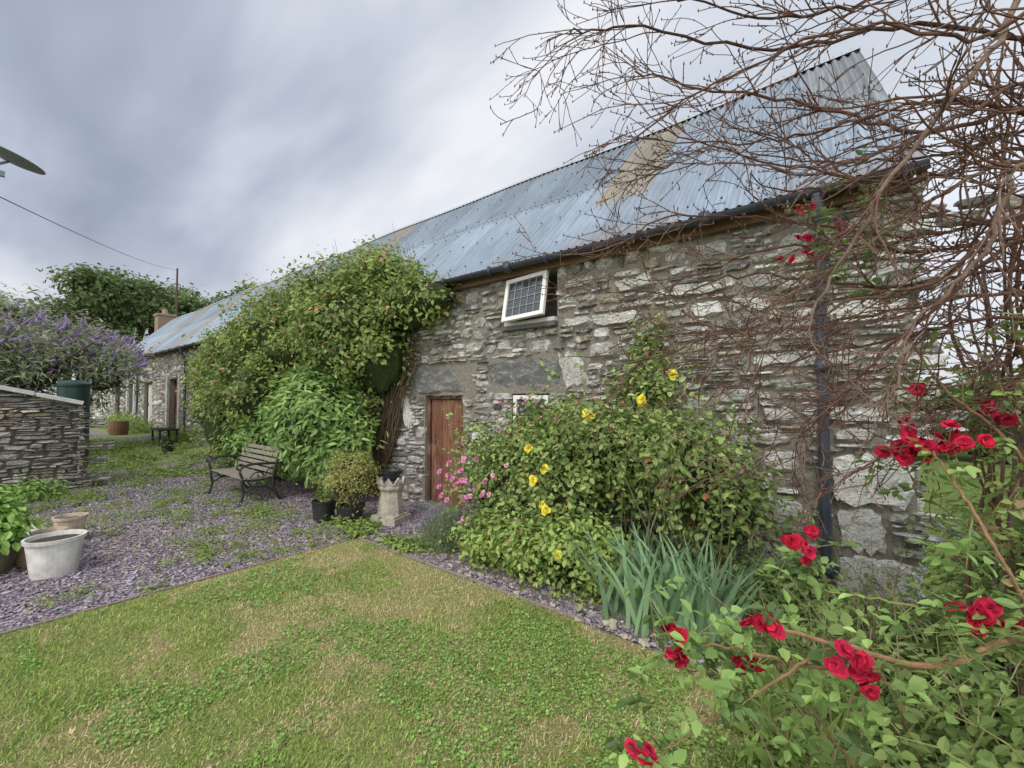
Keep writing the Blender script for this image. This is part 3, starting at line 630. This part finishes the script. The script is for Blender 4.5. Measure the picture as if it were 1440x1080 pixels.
a.obj('seat',M_wood,bn,bevel=.004);a=MB()
for k in range(5): a.box(((bx0+bx1)/2,by+.455+.026*k,.49+.082*k),(bx1-bx0+.04,.022,.062),rx=R(-15))
a.obj('backrest',M_wood,bn,bevel=.004)
# ------------------------------------------------------------------ LEFT BACKGROUND
bd=empty('buddleia_bush')
Bd=[(-16.5,.6,2.4,1.5,1.4,1.1),(-18.2,0,2.8,1.8,1.5,1.2),(-16.2,2.1,2.3,1.1,.8,.8),(-15.3,-.6,2.4,1.3,1.4,1.2),(-17,1.4,3.0,1.1,.9,.6),(-19,2.4,2.9,1.3,.9,.7)]
a=MB();foliage(a,Bd,21000,.15,(.14,.19,.10),(.42,.46,.27),asp=.25,per=22,sigma=.2,wob=.3,dry=.12,drycol=(.38,.30,.34));a.obj('leaves',M_leaf,bd)
a=MB()
for k in range(480):
    b_=random.choice(Bd);d=norm(rng.normal(size=3));d[2]=abs(d[2])
    p=np.array(b_[:3])+d*np.array(b_[3:])*random.uniform(.9,1.25);e_=p+norm(d+np.array([rng.normal()*.4,rng.normal()*.4,.2]))*random.uniform(.15,.3)
    a.tube([p,(p+e_)/2,e_],[.025,.032,.008],6,np.array([.42,.30,.55])*random.uniform(.6,1.2))
a.obj('flower_spikes',M_petal,bd)
a=MB()
for k in range(16): a.tube([[-17+rng.normal()*.2,.8+rng.normal()*.2,.2],[-17+rng.normal()*.6,.8+rng.normal()*.6,1.6],[-17+rng.normal()*1.4,.8+rng.normal(),3.0]],[.05,.04,.02],6,(.16,.12,.08))
a.obj('stems',M_bark,bd);a=MB();core(a,Bd,.55,(.1,.115,.08));a.obj('inner_shade_fill',M_core,bd)
tr=empty('distant_trees');a=MB();tb=[];tk=MB()
for (x,y,h,r) in [(-52,6,12.0,3.6),(-55,9.5,13.6,3.4),(-58,13,15.2,3.8),(-60,16.5,15.0,4),(-54,2,9.6,3.4),(-50,-1.5,8.6,3),(-62,21,16,4.4),(-56,5,10.6,3.4),(-64,25,15,4)]:
    for k in range(8):
        q=norm(rng.normal(size=3));tb.append((x+q[0]*r*.6,y+q[1]*r*.7,h*.72+q[2]*h*.19,r*random.uniform(.3,.55),r*random.uniform(.3,.55),r*random.uniform(.3,.5)))
    tk.tube([[x,y,0],[x+.2,y,h*.35],[x,y+.3,h*.7]],[.35,.28,.15],8,(.1,.08,.06))
    for k in range(6): 
        q=norm(rng.normal(size=3));tk.tube([[x,y,h*.4],[x+q[0]*r*.5,y+q[1]*r*.5,h*.6],[x+q[0]*r*.8,y+q[1]*r*.8,h*.78]],[.15,.1,.04],6,(.1,.08,.06))
foliage(a,tb,46000,.34,(.07,.11,.04),(.26,.35,.13),per=40,sigma=.5,wob=.15,asp=.7);a.obj('crowns',M_leaf,tr);tk.obj('trunks',M_bark,tr)
a=MB();core(a,tb,.6,(.06,.08,.04));a.obj('inner_shade_fill',M_core,tr)
a=MB();a.lathe([(.001,0),(.25,0),(.26,.5),(.27,.52),(.26,.54),(.26,1.3),(.27,1.32),(.26,1.34),(.26,1.85),(.28,1.87),(.28,1.92),(.2,1.98),(.06,2.0),(.001,2.0)],(-13.3,1.3,.06),32);a.obj('water_barrel',simple('green_plastic',(.02,.05,.045),.4,.2,4,spec=.5),smooth=False)
sd=empty('satellite_dish');a=MB();prof=[(.001,0)]+[(r,r*r*.55) for r in np.linspace(.04,.33,9)]+[(.335,.055),(.33,.045)]+[(r,r*r*.55-.012) for r in np.linspace(.31,.02,6)]
a.lathe(prof,(0,0,0),40);o=a.obj('reflector',simple('grey_dish_paint',(.2,.21,.23),.5,.1,5),sd,smooth=True);o.location=(-9.0,.2,4.9);o.rotation_euler=(R(-14),R(14),R(20))
a=MB();a.tube([[-9.3,-.35,0],[-9.3,-.35,5.0]],.03,10);a.tube([[-9.3,-.35,4.75],[-9.1,0,4.78],[-9.0,.18,4.88]],.018,8);a.tube([[-9.1,-.05,4.8],[-9.0,.0,4.65],[-8.85,.12,4.62]],.011,6);a.box((-8.84,.13,4.64),(.05,.05,.07));a.obj('mast_and_arm',simple('galvanised',(.25,.26,.27),.5,.1,9,metal=.6),sd)
a=MB();t=np.linspace(0,1,30)[:,None];p=np.array([-9.3,-.35,4.65]);q=np.array([-46.0,10.6,12.6]);P=p*(1-t)+q*t;P[:,2]-=.3*(4*t*(1-t))[:,0]
a.tube(P,.009,5,(.08,.08,.09));a.obj('overhead_cable',M_attr)
a=MB();a.tube([[-46,10.6,0],[-46,10.6,12.7]],[.1,.07],10,(.12,.09,.07));a.obj('utility_pole',M_bark)
a=MB();a.box((-16.6,3.6,.72),(1.0,.5,.05),0,(.03,.03,.035))
for i in(-.42,.42):
    for j in(-.2,.2): a.box((-16.6+i,3.6+j,.5),(.05,.05,.45),0,(.03,.03,.035))
a.obj('black_garden_table',M_attr,bevel=.005)
pot('plant_pot',(-15.3,3.4,.24),.16,.26,M_pot);pot('plant_pot',(-14.4,3.2,.2),.14,.22,M_pot)
a=MB();a.lathe([(.001,0),(.26,0),(.3,.25),(.29,.5),(.25,.52),(.23,.1),(.001,.1)],(-21.5,3.3,.3),20,(.2,.11,.07));a.obj('rusty_cauldron',M_attr)
a=MB();foliage(a,[(-23,4,.5,1.6,.4,.35),(-26,4.0,.5,1.2,.4,.4),(-17.3,4.1,.4,.6,.3,.3)],3500,.09,(.15,.24,.06),(.4,.5,.15),sigma=.15);a.obj('border_plants',M_leaf)
hg=empty('hedge');a=MB();hb=[(x,17+rng.normal()*.6,1.0+.4*rng.random(),1.4,1.0,1.2) for x in np.arange(0,14,1.1)]
foliage(a,hb,14000,.17,(.08,.13,.04),(.28,.38,.12),sigma=.25);a.obj('leaves',M_leaf,hg);a=MB();core(a,hb,.8,(.05,.08,.03));a.obj('inner_shade_fill',M_core,hg)
# ------------------------------------------------------------------ BARE TREE
bt=empty('bare_twig_tree');tw=MB();buds=MB()
def smooth_path(P,n=26):
    P=np.array(P,float);m_=len(P);t=np.linspace(0,m_-1,n);out=[]
    for q in t:
        i=min(int(q),m_-2);f=q-i;p0=P[max(i-1,0)];p1=P[i];p2=P[i+1];p3=P[min(i+2,m_-1)]
        out.append(.5*((2*p1)+(-p0+p2)*f+(2*p0-5*p1+4*p2-p3)*f*f+(-p0+3*p1-3*p2+p3)*f**3))
    return np.array(out)
def bc(): return np.array(random.choice([(.17,.085,.06),(.20,.11,.085),(.12,.065,.05),(.26,.18,.14)]))*random.uniform(.75,1.1)
def twig(p,d,L,r,lev):
    n=max(4,int(L/.035));P=[p.copy()];d=norm(d);bend=rng.normal(size=3)*.06+np.array([-.01,-.004,.004])
    for i in range(n):
        d=norm(d+bend+rng.normal(size=3)*.1);P.append(P[-1]+d*L/n)
    P=np.array(P);rad=np.linspace(r,max(r*.5,.0014),len(P));tw.tube(P,rad,5 if lev<2 else 4,bc())
    buds.lathe([(.001,-.004),(.003,0),(.0025,.005),(.0004,.011)],P[-1],4,(.16,.10,.08))
    for i in range(2,len(P)-1):
        if random.random()<.25: buds.lathe([(.0005,-.004),(.0032,0),(.0005,.006)],P[i]+rng.normal(size=3)*r*.4,4,(.17,.10,.08))
    if lev<3:
        for k in range(int(L*(8 if lev==1 else 7))+ (1 if random.random()<.6 else 0)):
            i=random.randint(1,len(P)-2);dd=norm(P[i+1]-P[i])
            twig(P[i],dd+norm(rng.normal(size=3))*.8,L*random.uniform(.25,.55),max(rad[i]*.65,.0017),lev+1)
limbs=[([(.56,2.67,3.07),(.14,2.32,3.17),(-.30,2.09,3.15),(-.74,1.72,3.24),(-.95,1.52,3.2)],.011),
([(.53,2.51,2.75),(.14,2.32,2.74),(-.19,2.18,2.92),(-.52,1.9,2.97),(-.74,1.7,3.05)],.011),
([(.56,2.67,2.68),(.1,2.42,2.59),(-.33,2.32,2.77),(-.75,1.97,2.93)],.010),
([(.5,2.4,3.4),(.385,2.26,3.0),(.2,2.1,2.71),(.03,1.97,2.4),(-.11,1.98,2.16),(-.2,1.95,1.95)],.014),
([(.6,2.83,2.45),(.16,2.6,2.4),(-.33,2.32,2.51),(-.7,2.0,2.52),(-.87,1.86,2.4)],.010),
([(.6,2.83,2.22),(.04,2.5,2.18),(-.45,2.2,2.25),(-.72,1.97,2.13)],.01),
([(.46,2.6,2.0),(.04,2.37,1.93),(-.36,2.16,1.82),(-.58,1.98,1.66)],.009),
([(.5,2.6,2.3),(.14,2.32,2.0),(-.12,2.23,1.69),(-.25,2.1,1.54)],.010),
([(.5,2.36,3.17),(.12,2.05,3.12),(-.26,1.86,3.1),(-.56,1.61,3.2)],.010),
([(.5,2.2,2.9),(.25,2.0,2.85),(-.05,1.85,2.95),(-.4,1.7,2.85),(-.65,1.6,2.75)],.009),
([(.7,3.0,2.9),(.3,2.9,2.85),(-.1,2.8,2.9),(-.5,2.6,3.0)],.011),
([(.45,2.3,2.5),(.3,2.2,2.2),(.1,2.1,1.95),(.05,2.0,1.7)],.012),
([(.6,2.8,2.0),(.4,2.6,1.75),(.15,2.45,1.6),(-.05,2.3,1.4)],.010),
([(.55,2.8,2.35),(.2,2.5,2.3),(-.2,2.25,2.35),(-.55,2.1,2.3),(-.8,2.0,2.15)],.009),
([(.55,2.7,2.1),(.2,2.45,2.08),(-.15,2.25,2.0),(-.5,2.15,1.98),(-.75,2.05,1.9)],.009),
([(.5,2.6,2.6),(.25,2.35,2.5),(0,2.2,2.3),(-.3,2.1,2.1),(-.5,2.0,1.85)],.010),
([(.55,2.75,1.9),(.25,2.5,1.75),(-.05,2.35,1.72),(-.35,2.2,1.6)],.008),
([(.5,2.5,2.85),(.2,2.25,2.7),(-.1,2.1,2.6),(-.45,1.95,2.65),(-.7,1.85,2.7)],.009),
([(.5,2.5,2.4),(.2,2.3,2.15),(-.1,2.1,2.05),(-.35,2.0,1.95),(-.6,1.95,1.95)],.009),
([(.5,2.55,2.75),(.2,2.35,2.85),(-.1,2.2,2.8),(-.4,2.0,2.75),(-.8,1.85,2.85)],.009)]
for P,r in limbs:
    P=[(1.05,3.0+rng.normal()*.05,P[0][2]-.35)]+P
    Q=smooth_path(P,34)+rng.normal(size=(34,3))*.007;rad=np.linspace(r,r*.28,34);tw.tube(Q,rad,8,bc())
    for k in range(16):
        i=random.randint(5,32);dd=norm(Q[min(i+1,33)]-Q[i-1])
        twig(Q[i],dd+norm(rng.normal(size=3))*random.uniform(.4,.85)+np.array([-.1,-.05,0]),random.uniform(.2,.6),max(rad[i]*.55,.0025),1)
tw.tube(smooth_path([(1.15,3.05,0),(1.1,3.0,1.0),(1.05,3.02,2.0),(1.0,2.95,3.0),(.9,2.8,3.8)],30),np.linspace(.07,.03,30),10,(.15,.1,.075))
for k in range(30):
    x=random.uniform(.42,.75);y=random.uniform(2.55,3.1);P=[(x,y,0)]
    for z in(.8,1.5,2.1,2.7,3.3): P.append((x+rng.normal()*.07,y+rng.normal()*.07,z))
    tw.tube(smooth_path(P,26),np.linspace(random.uniform(.007,.014),.004,26),6,bc())
for k in range(70):
    p=np.array([random.uniform(.38,.7),random.uniform(2.5,2.95),random.uniform(1.3,3.0)]);twig(p,norm(rng.normal(size=3)+np.array([-.8,-.2,0])),random.uniform(.15,.45),.005,2)
tw.obj('branches',M_bark,bt);buds.obj('buds',M_bark,bt)
# ------------------------------------------------------------------ RED ROSE (foreground)
rr=empty('red_rambling_rose');cn=MB();lf=MB();fl=MB()
RED=(.66,.022,.06)
canes=[([(.75,2.5,.2),(.6,2.3,.8),(.307,1.81,1.05),(.1,1.6,1.0),(-.1,1.5,1.03),(-.3,1.5,1.02)],.012,15),
([(.6,2.3,.8),(.35,1.9,1.0),(.1,1.85,1.05),(-.15,1.88,1.03)],.007,10),
([(.1,1.6,1.0),(-.15,1.5,.95),(-.35,1.45,.95),(-.5,1.41,.92),(-.56,1.38,.84)],.006,15),
([(-.1,1.5,1.03),(-.3,1.4,.85),(-.45,1.3,.72),(-.53,1.25,.66)],.005,14),
([(.5,2.2,.6),(.3,1.9,1.15),(.2,2.0,1.4),(.15,2.3,1.5)],.007,8),
([(.6,2.4,1.0),(.4,2.5,1.5),(.2,2.46,1.75),(0,2.6,2.2),(-.2,2.68,2.5)],.007,12),
([(.7,2.3,.3),(.4,1.8,.7),(.2,1.55,.8),(0,1.5,.75)],.007,14),
([(.8,2.2,.3),(.5,1.9,.9),(.25,1.87,1.05),(.1,1.95,1.08)],.006,10),
([(0,2.3,0),(-.1,2.0,.4),(-.25,1.7,.8),(-.3,1.6,.98)],.006,12),([(.1,2.6,0),(-.05,2.3,.6),(-.15,2.0,1.0),(-.22,1.92,1.17)],.006,10),
([(-.2,2.4,0),(-.35,2.0,.45),(-.45,1.7,.7),(-.52,1.6,.75)],.005,10)]
def rleaf(p,d,col=(.22,.34,.10),L=.05):
    d=norm(d);S=.11*random.uniform(.7,1.2);P=np.array([p,p+d*S*.5,p+d*S+np.array([0,0,-.015])]);cn.tube(P,[.0014,.0012,.0009],4,(.28,.28,.1))
    up=norm(np.array([0,0,1.])+rng.normal(size=3)*.35);s=norm(np.cross(d,up));pts=[];T=[]
    for q,w in((.45,1),(.45,-1),(.8,1),(.8,-1),(1,0)):
        pts.append(p+d*S*q);T.append(s*w*.9+d*.6 if w else d)
    n=len(pts);f=random.uniform(.5,1.5)
    add_leaves(lf,np.array(pts),np.tile(up,(n,1))+rng.normal(size=(n,3))*.3,np.array(T),L*(.6+.5*rng.random(n)),.62,np.array(col)*f*(.85+.3*rng.random((n,1))))
for P,r,nl in canes:
    Q=smooth_path(P,34)+rng.normal(size=(34,3))*.003;cn.tube(Q,np.linspace(r,r*.4,34),7,random.choice([(.26,.28,.1),(.3,.18,.1)]))
    for k in range(nl):
        i=random.randint(6,33);rleaf(Q[i],rng.normal(size=3)+np.array([-.3,-.2,0]),random.choice([(.22,.34,.10),(.34,.48,.15),(.13,.21,.07)]))
    for k in range(3):
        i=random.randint(8,30);e_=Q[i]+norm(rng.normal(size=3)+np.array([-.3,-.3,.1]))*random.uniform(.08,.2);cn.tube([Q[i],(Q[i]+e_)/2+[0,0,.02],e_],[.003,.0025,.0015],5,(.26,.28,.1))
        for j in range(3): rleaf(e_+rng.normal(size=3)*.01,rng.normal(size=3)+np.array([-.2,-.2,0]))
clusters=[((-.057,1.44,1.03),5,.026,.022),((-.02,1.44,.985),4,.024,.02),((-.257,1.48,1.03),5,.028,.019),((-.205,1.80,1.19),6,.038,.02),((-.483,1.36,.985),5,.018,.018),((-.475,1.35,.93),6,.018,.018),
((-.513,1.20,.70),4,.02,.019),((-.318,1.48,.90),4,.016,.018),((.22,1.79,1.08),7,.042,.022),((.155,2.30,1.535),22,.065,.025),((.07,2.28,1.49),5,.04,.023),((.15,2.42,1.74),4,.035,.021),((-.255,2.60,2.42),6,.06,.022),((-.117,2.70,2.52),4,.06,.021),((-.26,2.62,2.64),3,.03,.018),((.4,2.55,1.66),3,.05,.022)]
for c,k,sp_,r in clusters:
    for j in range(k):
        p=np.array(c)+rng.normal(size=3)*sp_*np.array([.85,.75,.6]);ax=np.array([.15,-1,.3])+rng.normal(size=3)*.6
        rose(fl,p,ax,r*random.uniform(.75,1.25),np.array(RED)*random.uniform(.65,1.2)+np.array([0,.01,.03])*random.random(),15)
        cn.tube([p,p-norm(ax)*.03+np.array([0,0,-.03]),np.array(c)+np.array([.02,.07,-.08])],.0015,4,(.26,.3,.1))
    for j in range(3): rleaf(np.array(c)+rng.normal(size=3)*sp_+np.array([0,.08,-.05]),rng.normal(size=3)+np.array([0,.5,0]))
for k in range(45): rleaf(np.array([random.uniform(-.3,.1),random.uniform(2.55,2.8),random.uniform(2.2,2.75)]),rng.normal(size=3),(.26,.38,.11),.04)
for k in range(130): rleaf(np.array([random.uniform(.3,.65),random.uniform(2.35,2.8),random.uniform(.9,2.0)]),rng.normal(size=3),random.choice([(.26,.38,.11),(.38,.50,.15),(.30,.22,.12)]),.045)
cn.obj('canes',M_bark,rr);lf.obj('leaves',M_leaf,rr);fl.obj('blooms',M_petal,rr)
ug=empty('bramble_undergrowth');a=MB()
U=[(.6,3.2,.4,.35,.45,.45),(.2,2.95,.15,.3,.3,.2),(.55,2.3,.3,.35,.45,.35),(.1,3.75,.18,.4,.25,.24),(.3,2.4,.18,.33,.33,.24),(.75,3.8,.65,.4,.5,.5),(-.3,3.3,.08,.4,.3,.14),(.8,3.0,.85,.28,.5,.4),(-.55,3.9,.2,.35,.25,.3)]
foliage(a,U,21000,.048,(.10,.17,.05),(.44,.58,.19),per=16,sigma=.085,wob=.38,fill=.5)
foliage(a,[(-.25,2.5,.06,.35,.3,.08),(-.35,3.0,.06,.4,.25,.08),(.05,2.2,.06,.35,.35,.1)],5000,.03,(.17,.27,.07),(.44,.58,.17),per=20,sigma=.06)
for k in range(1500):
    x=random.uniform(-.5,.6);y=random.uniform(1.7,3.4)
    if y<2.6-x*.2-.45 and x<-.1: continue
    L=random.uniform(.1,.36);d=norm(np.array([rng.normal()*.35,rng.normal()*.35,1]));s=np.array([random.uniform(-1,1),random.uniform(-1,1),0])*.003
    p=np.array([x,y,.01]);b_=p+d*L*.6;c_=p+d*L+np.array([rng.normal()*.05,rng.normal()*.05,-.03])
    a.add([p-s,p+s,b_+s*.8,c_],[[0,1,2,3]],np.array([.34,.46,.14])*random.uniform(.6,1.3))
a.obj('leaves',M_leaf,ug)
a=MB();core(a,[U[0],U[5],U[7]],.6,(.06,.085,.04));a.obj('inner_shade_fill',M_core,ug)
a=MB()
for k in range(110):
    p=(random.uniform(-.3,.7),random.uniform(2.0,3.6),0);e_=(p[0]+rng.normal()*.3,p[1]+rng.normal()*.25,random.uniform(.3,.9));a.tube(smooth_path([p,((p[0]+e_[0])/2,p[1],e_[2]*.7),e_],10),np.linspace(.004,.0015,10),4,random.choice([(.28,.25,.12),(.34,.24,.16),(.4,.36,.2)]))
for k in range(60):
    x=random.uniform(-.1,.4);y=random.uniform(2.1,2.7);z=random.uniform(.12,.3);a.tube([[x,y,0],[x,y,z]],.0012,3,(.28,.3,.12));a.lathe([(.001,0),(.007,.002),(.004,.006),(.0005,.007)],(x,y,z),6,(.85,.7,.06))
a.obj('stems_and_buttercups',M_bark,ug)
# ------------------------------------------------------------------ WORLD + SUN + CAMERA
W=bpy.data.worlds.new('World');scene.world=W;W.use_nodes=True;nt=W.node_tree;bg=nt.nodes['Background'];bg.inputs[1].default_value=.145
sky=nd(nt,'ShaderNodeTexSky',sky_type='NISHITA');sky.sun_disc=False;sky.sun_elevation=R(52);sky.sun_rotation=R(162);sky.air_density=1.2;sky.dust_density=2
tc=nd(nt,'ShaderNodeTexCoord');sep=nd(nt,'ShaderNodeSeparateXYZ');nt.links.new(tc.outputs['Generated'],sep.inputs[0])
def mth(op,a,b=None):
    n=nd(nt,'ShaderNodeMath',operation=op)
    for i,v in enumerate((a,b)):
        if v is None: continue
        if isinstance(v,bpy.types.NodeSocket): nt.links.new(v,n.inputs[i])
        else: n.inputs[i].default_value=v
    return n.outputs[0]
zc=mth('ADD',mth('MAXIMUM',sep.outputs[2],0),.22)
cx_=mth('DIVIDE',sep.outputs[0],zc);cy_=mth('DIVIDE',sep.outputs[1],zc)
cb=nd(nt,'ShaderNodeCombineXYZ');nt.links.new(cx_,cb.inputs[0]);nt.links.new(cy_,cb.inputs[1])
mp=nd(nt,'ShaderNodeMapping');mp.inputs['Scale'].default_value=(.5,1.0,1);mp.inputs['Location'].default_value=(2.3,.4,0);mp.inputs['Rotation'].default_value=(0,0,R(-14));nt.links.new(cb.outputs[0],mp.inputs[0])
n1=noise(nt,mp.outputs[0],1.1,4,.48,.35);n2=noise(nt,mp.outputs[0],2.8,4,.5,.3)
nn=mth('ADD',mth('MULTIPLY',n1,.8),mth('MULTIPLY',n2,.2))
cl=ramp(nt,nn,[(.37,(2.1,2.4,3.0)),(.45,(3.1,3.45,4.2)),(.52,(4.6,4.9,5.5)),(.61,(6.3,6.4,6.7))])
br=mth('ADD',mth('MULTIPLY',sep.outputs[0],.55),mth('MULTIPLY',sep.outputs[1],.35))
mr=nd(nt,'ShaderNodeMapRange');nt.links.new(br,mr.inputs[0]);mr.inputs[1].default_value=-.05;mr.inputs[2].default_value=.4;mr.inputs[3].default_value=0;mr.inputs[4].default_value=.8
cl=mix(nt,mr.outputs[0],cl,(6.0,6.35,6.9))
hz=nd(nt,'ShaderNodeMapRange');nt.links.new(sep.outputs[2],hz.inputs[0]);hz.inputs[1].default_value=.0;hz.inputs[2].default_value=.3;hz.inputs[3].default_value=.6;hz.inputs[4].default_value=0
cl=mix(nt,hz.outputs[0],cl,(5.0,5.05,5.35))
bk=nd(nt,'ShaderNodeMapRange');nt.links.new(sep.outputs[1],bk.inputs[0]);bk.inputs[1].default_value=0;bk.inputs[2].default_value=-.8;bk.inputs[3].default_value=0;bk.inputs[4].default_value=.8
cl=mix(nt,bk.outputs[0],cl,(14,14,13.6))
cl=mix(nt,.94,sky.outputs[0],cl);nt.links.new(cl,bg.inputs[0])
sl=bpy.data.lights.new('sun','SUN');sl.energy=1.5;sl.angle=R(12);sl.color=(1,.96,.9);so=bpy.data.objects.new('sun',sl);scene.collection.objects.link(so)
v=Vector((math.sin(R(162))*math.cos(R(52)),math.cos(R(162))*math.cos(R(52)),math.sin(R(52))));so.rotation_euler=v.to_track_quat('Z','Y').to_euler()
cam=bpy.data.cameras.new('camera');co=bpy.data.objects.new('camera',cam);scene.collection.objects.link(co);scene.camera=co
cam.sensor_width=36;cam.lens=15.5;cam.clip_start=.05;cam.clip_end=2000
co.location=(0,0,EYE);co.rotation_euler=(R(91.66),0,R(39.6))
scene.view_settings.view_transform='Standard';scene.view_settings.look='None';scene.view_settings.exposure=0
